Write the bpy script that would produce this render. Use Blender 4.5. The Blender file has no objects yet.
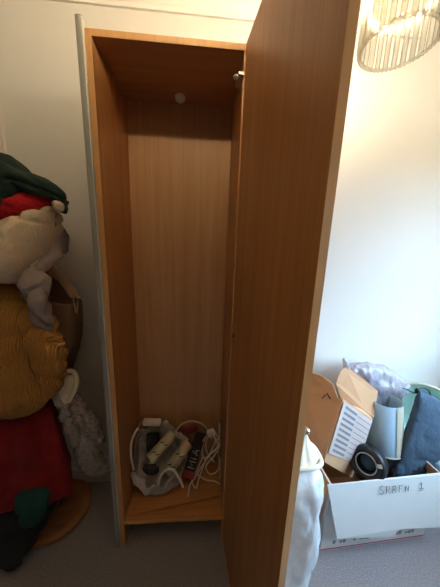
import bpy, bmesh, math, random
from mathutils import Vector, Matrix, noise
random.seed(7)
SC = bpy.context.scene
COL = SC.collection
PI = math.pi

# ------------------------------------------------------------------ camera
F_PX = 227.49
YAW, PITCH, ROLL = -0.0725308, -0.2070349, 0.0353626
CAM = Vector((0.370591, -0.853369, 1.438996))
W, D, H, T, B0 = 0.5, 0.3076, 2.0606, 0.018, 0.135     # wardrobe: width, depth, height, board, underside of bottom
WALL_Y = 0.33
CEIL = 2.47
fwd = Vector((-math.sin(YAW)*math.cos(PITCH), math.cos(YAW)*math.cos(PITCH), math.sin(PITCH)))
rt = Vector((math.cos(YAW), math.sin(YAW), 0))
up = rt.cross(fwd)
rt, up = math.cos(ROLL)*rt + math.sin(ROLL)*up, -math.sin(ROLL)*rt + math.cos(ROLL)*up
cd = bpy.data.cameras.new('camera'); cam = bpy.data.objects.new('camera', cd); COL.objects.link(cam)
cam.matrix_world = Matrix(((rt.x, up.x, -fwd.x, CAM.x), (rt.y, up.y, -fwd.y, CAM.y), (rt.z, up.z, -fwd.z, CAM.z), (0, 0, 0, 1)))
cd.sensor_fit = 'VERTICAL'; cd.sensor_height = 36; cd.lens = F_PX*36/587; cd.clip_start = 0.01
SC.camera = cam

def at(x, y, Y):
    d = rt*((x-220)/F_PX) - up*((y-293.5)/F_PX) + fwd
    return CAM + d*((Y-CAM.y)/d.y)
def atz(x, y, Z):
    d = rt*((x-220)/F_PX) - up*((y-293.5)/F_PX) + fwd
    return CAM + d*((Z-CAM.z)/d.z)

# --------------------------------------------------------------- materials
def mat(name, col, rough=0.7, var=0.0, vscale=8, bump=0.0, bscale=40, metal=0.0, spec=0.4, sheen=0.0, stretch=(1, 1, 1), trans=0.0, emis=None):
    m = bpy.data.materials.new(name); m.use_nodes = True
    nt = m.node_tree; N = nt.nodes; L = nt.links
    b = N['Principled BSDF']
    b.inputs['Base Color'].default_value = (*col, 1); b.inputs['Roughness'].default_value = rough
    b.inputs['Metallic'].default_value = metal; b.inputs['Specular IOR Level'].default_value = spec
    b.inputs['Sheen Weight'].default_value = sheen*.1
    tc = N.new('ShaderNodeTexCoord'); mp = N.new('ShaderNodeMapping'); mp.inputs['Scale'].default_value = stretch
    L.new(tc.outputs['Object'], mp.inputs['Vector'])
    nz = N.new('ShaderNodeTexNoise'); nz.inputs['Scale'].default_value = vscale; nz.inputs['Detail'].default_value = 4
    L.new(mp.outputs[0], nz.inputs['Vector'])
    cr = N.new('ShaderNodeValToRGB'); cr.color_ramp.elements[0].position = .3; cr.color_ramp.elements[1].position = .7
    cr.color_ramp.elements[0].color = (*[c*(1-var) for c in col], 1)
    cr.color_ramp.elements[1].color = (*[min(1, c*(1+var)) for c in col], 1)
    L.new(nz.outputs['Fac'], cr.inputs['Fac']); L.new(cr.outputs['Color'], b.inputs['Base Color'])
    if bump:
        n2 = N.new('ShaderNodeTexNoise'); n2.inputs['Scale'].default_value = bscale; n2.inputs['Detail'].default_value = 3
        L.new(mp.outputs[0], n2.inputs['Vector'])
        bp = N.new('ShaderNodeBump'); bp.inputs['Strength'].default_value = bump; bp.inputs['Distance'].default_value = .01
        L.new(n2.outputs['Fac'], bp.inputs['Height']); L.new(bp.outputs[0], b.inputs['Normal'])
    if emis: 
        b.inputs['Emission Color'].default_value = (*emis[0], 1); b.inputs['Emission Strength'].default_value = emis[1]
    if trans:
        tr = N.new('ShaderNodeBsdfTransparent'); mx = N.new('ShaderNodeMixShader'); mx.inputs[0].default_value = trans
        L.new(b.outputs[0], mx.inputs[1]); L.new(tr.outputs[0], mx.inputs[2]); L.new(mx.outputs[0], N['Material Output'].inputs['Surface'])
    return m

def wood(name, a, b_, rough=0.42, scale=(38, 38, 0.9)):
    m = bpy.data.materials.new(name); m.use_nodes = True
    nt = m.node_tree; N = nt.nodes; L = nt.links; b = N['Principled BSDF']
    tc = N.new('ShaderNodeTexCoord')
    mp = N.new('ShaderNodeMapping'); mp.inputs['Scale'].default_value = scale
    L.new(tc.outputs['Object'], mp.inputs['Vector'])
    n1 = N.new('ShaderNodeTexNoise'); n1.inputs['Scale'].default_value = 1; n1.inputs['Detail'].default_value = 5; n1.inputs['Distortion'].default_value = .3
    L.new(mp.outputs[0], n1.inputs['Vector'])
    mp2 = N.new('ShaderNodeMapping'); mp2.inputs['Scale'].default_value = tuple(s*4.5 for s in scale)
    L.new(tc.outputs['Object'], mp2.inputs['Vector'])
    n2 = N.new('ShaderNodeTexNoise'); n2.inputs['Scale'].default_value = 1; n2.inputs['Detail'].default_value = 3
    L.new(mp2.outputs[0], n2.inputs['Vector'])
    mx = N.new('ShaderNodeMath'); mx.operation = 'MULTIPLY_ADD'; mx.inputs[1].default_value = .45
    m2 = N.new('ShaderNodeMath'); m2.operation = 'MULTIPLY'; m2.inputs[1].default_value = .55
    L.new(n1.outputs['Fac'], m2.inputs[0]); L.new(n2.outputs['Fac'], mx.inputs[0]); L.new(m2.outputs[0], mx.inputs[2])
    cr = N.new('ShaderNodeValToRGB'); cr.color_ramp.elements[0].position = .36; cr.color_ramp.elements[1].position = .64
    cr.color_ramp.elements[0].color = (*a, 1); cr.color_ramp.elements[1].color = (*b_, 1)
    L.new(mx.outputs[0], cr.inputs['Fac']); L.new(cr.outputs['Color'], b.inputs['Base Color'])
    b.inputs['Roughness'].default_value = rough; b.inputs['Specular IOR Level'].default_value = .45
    bp = N.new('ShaderNodeBump'); bp.inputs['Strength'].default_value = .06; bp.inputs['Distance'].default_value = .002
    L.new(n2.outputs['Fac'], bp.inputs['Height']); L.new(bp.outputs[0], b.inputs['Normal'])
    return m

M = {}
M['wall'] = mat('wall_paint', (.73, .71, .655), .85, .02, 3, .05, 120)
M['wall_dim'] = mat('light_soaking_brown_wall', (.11, .075, .05), .85, .05, 3)  # unseen walls made dark to soak up bounced daylight
M['ceil'] = mat('ceiling_paint', (.86, .83, .76), .9, .01, 3, .05, 90)
M['trim'] = mat('gloss_trim', (.72, .66, .60), .5, .02, 3)
M['carpet'] = mat('carpet', (.34, .315, .325), 1, .20, 160, .8, 420, spec=.1, sheen=.3)
M['wood'] = wood('beech_veneer', (.40, .165, .050), (.53, .245, .085))
M['woodx'] = wood('beech_veneer_cross', (.40, .165, .050), (.53, .245, .085), scale=(.9, 38, 38))
M['back'] = wood('back_board_veneer', (.46, .245, .10), (.56, .32, .145), .5)
M['raw_board'] = mat('raw_board_edge', (.66, .50, .38), .8, .08, 40)
M['edge'] = wood('edge_banding', (.58, .29, .10), (.66, .36, .14), .4)
M['base'] = wood('varnished_bentwood', (.26, .10, .028), (.36, .155, .05), .35, (8, 30, 30))
M['alu'] = mat('matt_grey_aluminium', (.33, .325, .29), .55, .04, 20, metal=.2, stretch=(30, 30, 1))
M['alu_lip'] = mat('pale_aluminium_lip', (.70, .69, .62), .4, .04, 20, metal=.2)
M['steel'] = mat('steel', (.55, .54, .52), .3, .05, 30, metal=1)
M['black_plastic'] = mat('black_plastic', (.012, .013, .016), .4, .1, 30)
M['white_plastic'] = mat('white_plastic', (.90, .86, .80), .45, .03, 20)
M['cable'] = mat('white_cable', (.72, .66, .58), .5, .04, 40)
M['card'] = mat('brown_cardboard', (.60, .36, .20), .85, .03, 10, .06, 60)
M['card_in'] = mat('cardboard_inner', (.66, .43, .26), .85, .03, 10, .06, 60)
M['white_card'] = mat('white_card', (.66, .68, .655), .7, .025, 8, .05, 30)
M['white_print'] = mat('white_printed_card', (.68, .70, .68), .5, .03, 8)
M['label_paper'] = mat('label_paper', (.60, .50, .45), .6, .03, 8)
M['ink'] = mat('black_ink', (.03, .03, .05), .6, .05, 20)
M['grey_ink'] = mat('grey_ink', (.22, .22, .25), .6, .05, 20)
M['red_ink'] = mat('red_ink', (.5, .05, .12), .6, .05, 20)
M['green_knit'] = mat('dark_green_fabric', (.008, .026, .018), .95, .2, 30, .3, 160, sheen=.4)
M['red_fleece'] = mat('bright_red_fleece', (.50, .012, .018), .95, .12, 40, .35, 160, sheen=.15)
M['red_dark'] = mat('deep_red_wool', (.17, .004, .004), .95, .15, 20, .3, 140, sheen=.1)
M['cream_fleece'] = mat('cream_fleece', (.82, .66, .44), .95, .07, 22, .4, 120, sheen=.2)
M['grey_fabric'] = mat('mauve_grey_fabric', (.23, .185, .175), .95, .12, 22, .3, 120, sheen=.3)
M['scarf'] = mat('ecru_fabric', (.44, .37, .29), .95, .18, 60, .5, 90)
M['lace'] = mat('patterned_ecru_fabric', (.30, .235, .19), .95, .45, 70, .5, 120)
M['black_fabric'] = mat('black_fabric', (.012, .014, .017), .95, .2, 30, .3, 120)
M['teal'] = mat('teal_fabric', (.004, .042, .036), .95, .15, 30, .3, 120)
M['paperbag'] = mat('brown_paper', (.21, .115, .065), .8, .10, 10, .2, 30)
M['paperbag_rim'] = mat('pale_brown_paper', (.50, .32, .19), .8, .06, 10)
M['navy'] = mat('navy_nylon', (.045, .085, .130), .75, .14, 8, .25, 60, sheen=.15)
M['glass_green'] = mat('pale_green_glass', (.62, .93, .86), .2, .14, 16, .3, 40, spec=.7, emis=None)
M['glass_rim'] = mat('pale_cream_rim', (.66, .66, .52), .4, .05, 16)
M['cream_card'] = mat('cream_lampshade', (.74, .66, .50), .8, .04, 6)
M['blue_white'] = mat('pale_blue_paper', (.50, .68, .80), .6, .05, 6)
M['bag_grey'] = mat('clear_grey_polythene', (.50, .47, .52), .22, .22, 26, .7, 45, spec=.8, trans=.42)
M['purple'] = mat('grey_mauve_cloth', (.20, .19, .25), .9, .45, 28, .4, 60)
M['milky'] = mat('milky_polythene', (.74, .80, .82), .3, .08, 12, .5, 14, spec=.7, trans=.28)
M['milky_rim'] = mat('cream_polythene_rim', (.80, .76, .62), .4, .04, 12)
M['carrier'] = mat('white_carrier_bag', (.66, .60, .53), .4, .16, 22, .5, 40, trans=.12)
M['roll'] = mat('cream_paper_roll', (.60, .53, .36), .8, .08, 20, .15, 50)
M['purple_dark'] = mat('dark_purple_pouch', (.07, .045, .07), .7, .15, 20, .2, 60)
M['pack_dark'] = mat('black_packet', (.02, .015, .02), .4, .1, 20, .2, 40)
M['pack_red'] = mat('red_packet', (.26, .045, .035), .45, .2, 24, .2, 40)
M['letter'] = mat('pale_lettering', (.62, .58, .55), .6, .03, 20)
M['bulb'] = mat('lamp_bulb', (1, .9, .75), .5, emis=((1.0, .86, .66), 760))
M['fill_glow'] = mat('fill_lamp_glow', (.9, .85, .75), .5, emis=((1.0, .77, .47), 125))  # glow of the added fill lamp behind the camera
M['frost'] = mat('frosted_glass', (.85, .82, .74), .3, .03, 20)
M['chrome'] = mat('chandelier_chrome', (.75, .73, .68), .2, .03, 20, metal=.9)
def rod_material():
    m = mat('glass_rod', (.93, .91, .84), .12, .02, 20, spec=.9)
    nt = m.node_tree; N = nt.nodes; L = nt.links
    b = N['Principled BSDF']; tl = N.new('ShaderNodeBsdfTranslucent'); tl.inputs[0].default_value = (.95, .93, .86, 1)
    tr = N.new('ShaderNodeBsdfTransparent'); a = N.new('ShaderNodeMixShader'); a.inputs[0].default_value = .7
    lw = N.new('ShaderNodeLayerWeight'); lw.inputs[0].default_value = .5; rp = N.new('ShaderNodeValToRGB')
    rp.color_ramp.elements[0].position = .15; rp.color_ramp.elements[0].color = (.97, .97, .95, 1)
    rp.color_ramp.elements[1].position = .75; rp.color_ramp.elements[1].color = (.62, .60, .54, 1)
    L.new(lw.outputs['Facing'], rp.inputs['Fac']); L.new(rp.outputs[0], tr.inputs[0])
    c = N.new('ShaderNodeMixShader'); c.inputs[0].default_value = .70
    L.new(b.outputs[0], a.inputs[1]); L.new(tl.outputs[0], a.inputs[2]); L.new(a.outputs[0], c.inputs[1]); L.new(tr.outputs[0], c.inputs[2])
    L.new(c.outputs[0], N['Material Output'].inputs['Surface']); return m
M['rod'] = rod_material()
_nt = M['frost'].node_tree; _t = _nt.nodes.new('ShaderNodeBsdfTranslucent'); _t.inputs[0].default_value = (.9, .86, .76, 1); _m = _nt.nodes.new('ShaderNodeMixShader'); _m.inputs[0].default_value = .65
_nt.links.new(_nt.nodes['Principled BSDF'].outputs[0], _m.inputs[1]); _nt.links.new(_t.outputs[0], _m.inputs[2]); _nt.links.new(_m.outputs[0], _nt.nodes['Material Output'].inputs['Surface'])
for _k in ('glass_green', 'blue_white', 'cream_card'):
    _nt = M[_k].node_tree; _t = _nt.nodes.new('ShaderNodeBsdfTranslucent'); _t.inputs[0].default_value = M[_k].node_tree.nodes['Principled BSDF'].inputs[0].default_value; _m = _nt.nodes.new('ShaderNodeMixShader'); _m.inputs[0].default_value = .45
    _nt.links.new(_nt.nodes['Principled BSDF'].outputs[0], _m.inputs[1]); _nt.links.new(_t.outputs[0], _m.inputs[2]); _nt.links.new(_m.outputs[0], _nt.nodes['Material Output'].inputs['Surface'])
M['pane'] = mat('window_glass', (.9, .95, .95), .05, trans=.93)
def knit_material():
    m = mat('mustard_knit', (.52, .235, .045), .95, .1, 14, sheen=.3)
    nt = m.node_tree; N = nt.nodes; L = nt.links
    tc = N.new('ShaderNodeTexCoord'); wv = N.new('ShaderNodeTexWave'); wv.bands_direction = 'X'
    wv.inputs['Scale'].default_value = 46; wv.inputs['Distortion'].default_value = .5; wv.inputs['Detail'].default_value = 1
    L.new(tc.outputs['Object'], wv.inputs['Vector'])
    bp = N.new('ShaderNodeBump'); bp.inputs['Strength'].default_value = .9; bp.inputs['Distance'].default_value = .006
    L.new(wv.outputs['Fac'], bp.inputs['Height']); L.new(bp.outputs[0], N['Principled BSDF'].inputs['Normal'])
    return m
M['mustard'] = knit_material()

# ----------------------------------------------------------------- helpers
def link(name, bm, m, parent=None, smooth=False, bevel=0.0):
    me = bpy.data.meshes.new(name)
    bmesh.ops.recalc_face_normals(bm, faces=bm.faces)
    bm.to_mesh(me); bm.free()
    for mm in (m if isinstance(m, (list, tuple)) else [m]): me.materials.append(mm)
    o = bpy.data.objects.new(name, me); COL.objects.link(o)
    if smooth:
        for p in me.polygons: p.use_smooth = True
    if bevel:
        b = o.modifiers.new('bevel', 'BEVEL'); b.width = bevel; b.segments = 2; b.limit_method = 'ANGLE'
    if parent:
        o.parent = parent; o.matrix_parent_inverse = Matrix.Translation(parent.location).inverted() if not parent.rotation_euler.z else parent.matrix_basis.inverted()
    return o
def tag(o, label, cat, group=None):
    o['label'] = label; o['category'] = cat; o['kind'] = 'thing'
    if group: o['group'] = group
    return o
def thing(name, label, cat, loc=(0, 0, 0), group=None):
    o = bpy.data.objects.new(name, None); COL.objects.link(o); o.location = loc; o.empty_display_size = .05
    return tag(o, label, cat, group)
def struct(name, bm, m, parent=None, **k):
    o = link(name, bm, m, parent, **k); o['kind'] = 'structure'; return o
def box(bm, x0, x1, y0, y1, z0, z1, mtx=None, mi=0):
    vs = [bm.verts.new((x, y, z)) for x in (x0, x1) for y in (y0, y1) for z in (z0, z1)]
    if mtx:
        for v in vs: v.co = mtx @ v.co
    for q in ((0, 1, 3, 2), (4, 6, 7, 5), (0, 4, 5, 1), (2, 3, 7, 6), (0, 2, 6, 4), (1, 5, 7, 3)):
        f = bm.faces.new([vs[i] for i in q]); f.material_index = mi
    return bm
def nb(*a, **k): return box(bmesh.new(), *a, **k)
def tube(bm, pts, r, n=8, mi=0, closed=False):
    pts = [Vector(p) for p in pts]; rings = []; N_ = len(pts); prev = None
    for i, p in enumerate(pts):
        if closed: t = pts[(i+1) % N_] - pts[i-1]
        else: t = pts[min(i+1, N_-1)] - pts[max(i-1, 0)]
        t.normalize()
        if prev is None:
            a = Vector((0, 0, 1)) if abs(t.z) < .9 else Vector((1, 0, 0)); nrm = t.cross(a).normalized()
        else: nrm = (prev - t*prev.dot(t)).normalized()
        prev = nrm; bn = t.cross(nrm); rr = r[i] if isinstance(r, (list, tuple)) else r
        rings.append([bm.verts.new(p + (nrm*math.cos(2*PI*k/n) + bn*math.sin(2*PI*k/n))*rr) for k in range(n)])
    rng = range(N_ if closed else N_-1)
    for i in rng:
        a, b = rings[i], rings[(i+1) % N_]
        for k in range(n): bm.faces.new((a[k], a[(k+1) % n], b[(k+1) % n], b[k])).material_index = mi
    if not closed:
        bm.faces.new(rings[0][::-1]).material_index = mi; bm.faces.new(rings[-1]).material_index = mi
    return bm
def spline(pts, seg=8, closed=False):
    P = [Vector(p) for p in pts]; out = []; n = len(P)
    for i in range(n if closed else n-1):
        p0, p1, p2, p3 = (P[(i-1) % n], P[i], P[(i+1) % n], P[(i+2) % n]) if closed else (P[max(i-1, 0)], P[i], P[i+1], P[min(i+2, n-1)])
        for s in range(seg):
            t = s/seg
            out.append(.5*((2*p1) + (p2-p0)*t + (2*p0-5*p1+4*p2-p3)*t*t + (3*p1-p0-3*p2+p3)*t**3))
    if not closed: out.append(P[-1])
    return out
def lathe(bm, prof, c=(0, 0, 0), n=40, mtx=None, mi=0, cap=True):
    rings = []
    for r, z in prof:
        ring = []
        for k in range(n):
            v = Vector((r*math.cos(2*PI*k/n), r*math.sin(2*PI*k/n), z))
            v = (mtx @ v) if mtx else v + Vector(c)
            ring.append(bm.verts.new(v))
        rings.append(ring)
    for a, b in zip(rings, rings[1:]):
        for k in range(n): bm.faces.new((a[k], a[(k+1) % n], b[(k+1) % n], b[k])).material_index = mi
    if cap:
        bm.faces.new(rings[0][::-1]).material_index = mi; bm.faces.new(rings[-1]).material_index = mi
    return bm
def slab(bm, poly, thick, mi=0):
    """a board with real thickness from a 3D outline"""
    P = [Vector(p) for p in poly]; nrm = Vector((0, 0, 0))
    for i in range(len(P)): nrm += (P[i]-P[0]).cross(P[(i+1) % len(P)]-P[0])
    nrm.normalize()
    a = [bm.verts.new(p) for p in P]; b = [bm.verts.new(p + nrm*thick) for p in P]
    bm.faces.new(a).material_index = mi; bm.faces.new(b[::-1]).material_index = mi
    for i in range(len(P)): j = (i+1) % len(P); bm.faces.new((a[i], b[i], b[j], a[j])).material_index = mi
    return bm
def cloth(rows, amp=.012, freq=9, pleats=0, pamp=.0, seed=0, nth=64, seg=9, power=2.2, base=None, caps=True, fine=.003, cr=0, an=(5, 5, 14), tilt_=0.0):
    """closed soft volume through cross-sections; rows: (left point, right point, half thickness)"""
    A = spline([r[0] for r in rows], seg); B = spline([r[1] for r in rows], seg)
    Tt = [v.x for v in spline([Vector((r[2], 0, 0)) for r in rows], seg)]
    bm = bmesh.new(); rings = []; n = len(A); off = Vector((seed*3.1, seed*1.7, seed*.9))
    for i in range(n):
        c = (A[i]+B[i])/2; U = (B[i]-A[i])/2; t = max(Tt[i], .001)
        e0 = min(i, n-1-i)/max(1, n-1); rnd = min(1, (e0*9+.04)**.5) if caps else 1
        V = Vector((-U.y, U.x, 0)); V = Vector((0, 1, 0)) if V.length < 1e-6 else V.normalized()
        if V.y < 0: V = -V
        ring = []
        for k in range(nth):
            th = 2*PI*k/nth; cs, sn = math.cos(th), math.sin(th)
            cx = math.copysign(abs(cs)**(2/power), cs); sy = math.copysign(abs(sn)**(2/power), sn)
            p = c + U*cx*(.55+.45*rnd) + V*sy*t*rnd
            d = (U.normalized()*cs + V*sn) if U.length > 1e-6 else V*sn
            q = p*freq + off
            h = noise.noise(q)*amp + (.5-abs(noise.noise(q*1.9)))*amp*.9 + noise.noise(q*5)*fine
            if cr:
                x_, z_ = p.x*math.cos(tilt_)+p.z*math.sin(tilt_), -p.x*math.sin(tilt_)+p.z*math.cos(tilt_)
                g = noise.noise(Vector((x_*an[0], p.y*an[1], z_*an[2]))+off)
                g2 = noise.noise(Vector((x_*an[0]*2.1, p.y*an[1], z_*an[2]*2.1))-off)
                h -= cr*(max(0, 1-abs(g)*5)**1.5) + cr*.5*(max(0, 1-abs(g2)*5)**1.5) - cr*.3
            if pleats: h += math.sin(pleats*th + 2.5*noise.noise(p*3+off) + seed)*pamp
            ring.append(bm.verts.new(p + d*h))
        rings.append(ring)
    for a, b in zip(rings, rings[1:]):
        for k in range(nth): bm.faces.new((a[k], a[(k+1) % nth], b[(k+1) % nth], b[k]))
    if caps: bm.faces.new(rings[0][::-1]); bm.faces.new(rings[-1])
    return bm
def R(xl, yl, xr, yr, Y, t, Y2=None): return (at(xl, yl, Y), at(xr, yr, Y if Y2 is None else Y2), t)

# ------------------------------------------------------------------ setting
XL, XR, YF = -1.5, 2.05, -2.8
struct('floor', nb(XL-.1, XR+.1, YF-.1, WALL_Y+.1, -.1, 0), M['carpet'])
struct('ceiling', nb(XL-.1, XR+.1, YF-.1, WALL_Y+.1, CEIL, CEIL+.1), M['ceil'])
struct('wall_back', nb(XL-.1, XR+.1, WALL_Y, WALL_Y+.1, 0, CEIL), M['wall'])
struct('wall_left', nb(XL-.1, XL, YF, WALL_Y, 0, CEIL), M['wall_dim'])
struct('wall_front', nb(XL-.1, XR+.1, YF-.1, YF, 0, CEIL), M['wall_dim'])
WY0, WY1, WZ0, WZ1 = -.98, -.06, .85, 2.0
bm = nb(XR, XR+.1, YF, WY0, 0, CEIL); box(bm, XR, XR+.1, WY1, WALL_Y, 0, CEIL); box(bm, XR, XR+.1, WY0, WY1, 0, WZ0); box(bm, XR, XR+.1, WY0, WY1, WZ1, CEIL)
struct('wall_right', bm, M['wall'])
bm = nb(XR+.02, XR+.07, WY0, WY0+.05, WZ0, WZ1); box(bm, XR+.02, XR+.07, WY1-.05, WY1, WZ0, WZ1); box(bm, XR+.02, XR+.07, WY0, WY1, WZ0, WZ0+.05)
box(bm, XR+.02, XR+.07, WY0, WY1, WZ1-.05, WZ1); box(bm, XR+.02, XR+.07, (WY0+WY1)/2-.025, (WY0+WY1)/2+.025, WZ0, WZ1)
win = struct('window_1', bm, M['trim'])
struct('window_glass', nb(XR+.042, XR+.048, WY0+.05, WY1-.05, WZ0+.05, WZ1-.05), M['pane'], win)
# coving along the back wall: stepped and hollowed profile
prof = [(0, 2.380), (.010, 2.380), (.012, 2.392), (.018, 2.398)]
for k in range(7):
    a = k/6*PI/2; prof.append((.020+.045*(1-math.cos(a)), 2.402+.046*math.sin(a)))
prof += [(.074, 2.450), (.076, 2.460), (.090, 2.462), (.092, CEIL), (0, CEIL)]
bm = bmesh.new(); v0 = [bm.verts.new((XL, WALL_Y-y, z)) for y, z in prof]; v1 = [bm.verts.new((XR, WALL_Y-y, z)) for y, z in prof]
for i in range(len(prof)): j = (i+1) % len(prof); bm.faces.new((v0[i], v0[j], v1[j], v1[i]))
bm.faces.new(v0); bm.faces.new(v1[::-1]); struct('trim_1', bm, M['ceil'])
bm = nb(XL, -.03, WALL_Y-.016, WALL_Y, 0, .075); box(bm, XL, -.03, WALL_Y-.010, WALL_Y, .075, .09)
box(bm, .56, XR, WALL_Y-.016, WALL_Y, 0, .075); box(bm, .56, XR, WALL_Y-.010, WALL_Y, .075, .09)
struct('baseboard_back', bm, M['trim'])
# pale door casing on the back wall at the far left
xa = at(7, 150, WALL_Y).x
bm = nb(xa-.075, xa, WALL_Y-.018, WALL_Y, .09, 2.03); box(bm, xa-.05, xa-.012, WALL_Y-.026, WALL_Y-.018, .09, 2.03)
struct('trim_2', bm, M['trim'])

# ----------------------------------------------------------------- wardrobe
wd = thing('wardrobe', 'tall narrow beech veneer wardrobe standing with its door swung wide open', 'wardrobe', (W/2, D/2, 0))
def board(name, x0, x1, y0, y1, z0, z1, m, parent=wd, bv=.0012, mtx=None):
    o = link(name, nb(x0, x1, y0, y1, z0, z1, mtx), m, parent, bevel=bv); return o
FE = .0015
board('side_panel', 0, T, 0, D+.008, 0, H-T, M['wood'])
board('side_panel', W-T, W, 0, D+.008, 0, H-T, M['wood'])
board('top_panel', 0, W, 0, D+.008, H-T, H, M['woodx'])
board('bottom_panel', T, W-T, 0, D, B0, B0+T, M['woodx'])
board('back_panel', T, W-T, D, D+.006, B0, H-T, M['back'])
bm = nb(0, W, -.0012, 0, H-T, H); box(bm, 0, T, -.0012, 0, 0, H-T); box(bm, W-T, W, -.0012, 0, 0, H-T); box(bm, T, W-T, -.0012, 0, B0, B0+T)
o = link('edge_banding', bm, M['edge'], wd); o['label'] = 'bright orange front edges of the boards'
# slim silver upright on the left front edge, standing a little above the top
bm = bmesh.new()
x0, x1, y0, y1, zt = -.0265, -.0030, -.006, .016, 2.088
sec = [(x0, y1), (x0, y0+.006), (x0+.003, y0+.001), (x0+.009, y0), (x1-.007, y0), (x1-.002, y0+.002), (x1, y0+.006), (x1, y1)]
a = [bm.verts.new((x, y, 0)) for x, y in sec]; b = [bm.verts.new((x, y, zt)) for x, y in sec]; c = [bm.verts.new((x*.8+(x0+x1)*.1, y*.8+.001, zt+.003)) for x, y in sec]
for p, q in ((a, b), (b, c)):
    for i in range(8): j = (i+1) % 8; bm.faces.new((p[i], p[j], q[j], q[i]))
bm.faces.new(a[::-1]); bm.faces.new(c)
o = link('edge_strip', bm, M['alu'], wd); o['label'] = 'slim silver grey metal upright along the left edge'
o2 = link('edge_lip', nb(-.0050, -.0012, -.0085, .010, 0, 2.083), M['alu_lip'], o, bevel=.0008); o2['label'] = 'thin pale lip along the upright'
# door, swung open a little past a right angle
PHI = math.radians(82.6)
dv = Vector((math.cos(PHI), -math.sin(PHI), 0)); dn = Vector((math.sin(PHI), math.cos(PHI), 0))
DM = Matrix(((dv.x, dn.x, 0, W-.013), (dv.y, dn.y, 0, -.003), (0, 0, 1, 0), (0, 0, 0, 1)))
door = link('door', nb(0, W-.002, 0, .016, .004, H, DM), M['wood'], wd, bevel=.001)
bm = nb(W-.002, W-.0005, 0, .016, .004, H, DM)
o = link('door_edge', bm, M['edge'], door); o['label'] = 'bright orange banded free edge of the door'
o = link('bottom_edge', nb(.012, W-.003, -.0012, .0165, .003, .016, DM), M['raw_board'], door, bevel=.0008); o['label'] = 'pale bare bottom edge of the door'
def hinge(z, cap):
    bm = nb(W-T-.003, W-T, .012, .055, z-.022, z+.022)
    box(bm, W-T-.018, W-T-.003, .010, .05, z-.006, z+.006)
    box(bm, W-T-.016, W-T+.001, -.012, .012, z-.005, z+.005)
    h = link('hinge', bm, M['steel'], wd, bevel=.001)
    if cap:
        b2 = bmesh.new(); lathe(b2, [(.001, -.004), (.009, -.003), (.010, .002), (.006, .005), (.001, .006)], (W-T-.021, .008, z), 16)
        c_ = link('hinge_cap', b2, M['white_plastic'], h, smooth=True); c_['label'] = 'white plastic cap'
    # screw marks on the inner face of the door
    for dz in (-.016, .016):
        for dx in (.020, .033):
            b3 = bmesh.new(); mt = DM @ Matrix.Translation((dx, -.0006, z+dz)) @ Matrix.Rotation(PI/2, 4, 'X')
            lathe(b3, [(.0005, 0), (.0022, .0002), (.0022, -.0002)], n=10, mtx=mt)
            link('screw_hole', b3, M['ink'], door)
hinge(1.975, True)
# small dark wooden-looking mark with two arms on the door's inner face
mk = at(232, 335, -.02)
bm = bmesh.new()
for a_, b_ in (((-.009, -.010), (0, .010)), ((0, .010), (.006, -.010)), ((-.006, -.004), (.004, -.004)), ((.004, -.024), (.010, -.026)), ((-.002, -.018), (.003, -.016))):
    s = DM @ Vector((.022+a_[0], -.0012, mk.z+a_[1])); e = DM @ Vector((.022+b_[0], -.0012, mk.z+b_[1]))
    tube(bm, [s, e], .0014, 6)
o = link('latch_mark', bm, M['black_plastic'], door); o['label'] = 'small dark scratched mark halfway up the door'
# white half round puck under the top, against the back
pk = at(180, 105, D-.03)
bm = bmesh.new(); lathe(bm, [(.021, 0), (.022, -.006), (.019, -.014), (.012, -.020), (.002, -.022)], (pk.x+.003, D-.055, H-T-.0005), 24)
o = link('puck', bm, M['white_plastic'], wd, smooth=True); o['label'] = 'white half-round plastic puck under the top at the back'

# loose board resting skewed on the wardrobe floor
LB = B0+T+.0005
lbm = bmesh.new()
slab(lbm, [(T+.004, .012, LB), (T+.004, D-.012, LB), (W-T-.004, D-.012, LB), (W-T-.004, .085, LB+.006)], -.014)
o = link('loose_shelf', lbm, M['woodx'], bevel=.001)
tag(o, 'loose beech shelf board lying askew on the floor of the wardrobe', 'shelf board')
ZF = LB+.015

# ------------------------------------------------------- wardrobe contents
def tilt(c, ax, ang): return Matrix.Translation(c) @ Matrix.Rotation(ang, 4, ax)
bag = thing('carrier_bag', 'crumpled white carrier bag holding paper rolls on the wardrobe floor', 'bag', (.14, .18, ZF))
bm = bmesh.new(); rings = []; NR, NT = 16, 72
for i in range(NR+1):
    s = i/NR; ring = []
    for k in range(NT):
        th = 2*PI*k/NT; cs, sn = math.cos(th), math.sin(th)      # sn<0: front
        zr = .19 + .085*sn - .02*cs + .014*math.sin(5*th) + .010*math.sin(11*th)                              # rim height above the floor, back higher
        prof_ = (s*2.6) if s < .3 else .78+.22*min(1, (s-.3)/.5)
        rx = .108*prof_; ry = .088*prof_
        z = ZF+.006 + (0 if s < .2 else zr*((s-.2)/.8)**1.15)
        p = Vector((.150 + rx*1.32*cs - .008*s, .170 + ry*1.15*sn, z))
        q = p*22
        if s > .2:
            h = noise.noise(q)*.022 + (.5-abs(noise.noise(q*1.7+Vector((4, 1, 0)))))*.030 + .004*math.sin(9*th+z*30)
            p += Vector((cs, sn, .3*math.sin(5*th)))*h*min(1, (s-.2)*3)
        p.y = min(p.y, D-.012); p.x = max(p.x, T+.008); p.z = max(p.z, ZF+.002)
        ring.append(bm.verts.new(p))
    rings.append(ring)
for a, b in zip(rings, rings[1:]):
    for k in range(NT): bm.faces.new((a[k], a[(k+1) % NT], b[(k+1) % NT], b[k]))
bm.faces.new(rings[0][::-1])
o = link('bag_body', bm, M['carrier'], bag, smooth=True); sm = o.modifiers.new('s', 'SOLIDIFY'); sm.thickness = .0015
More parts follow.
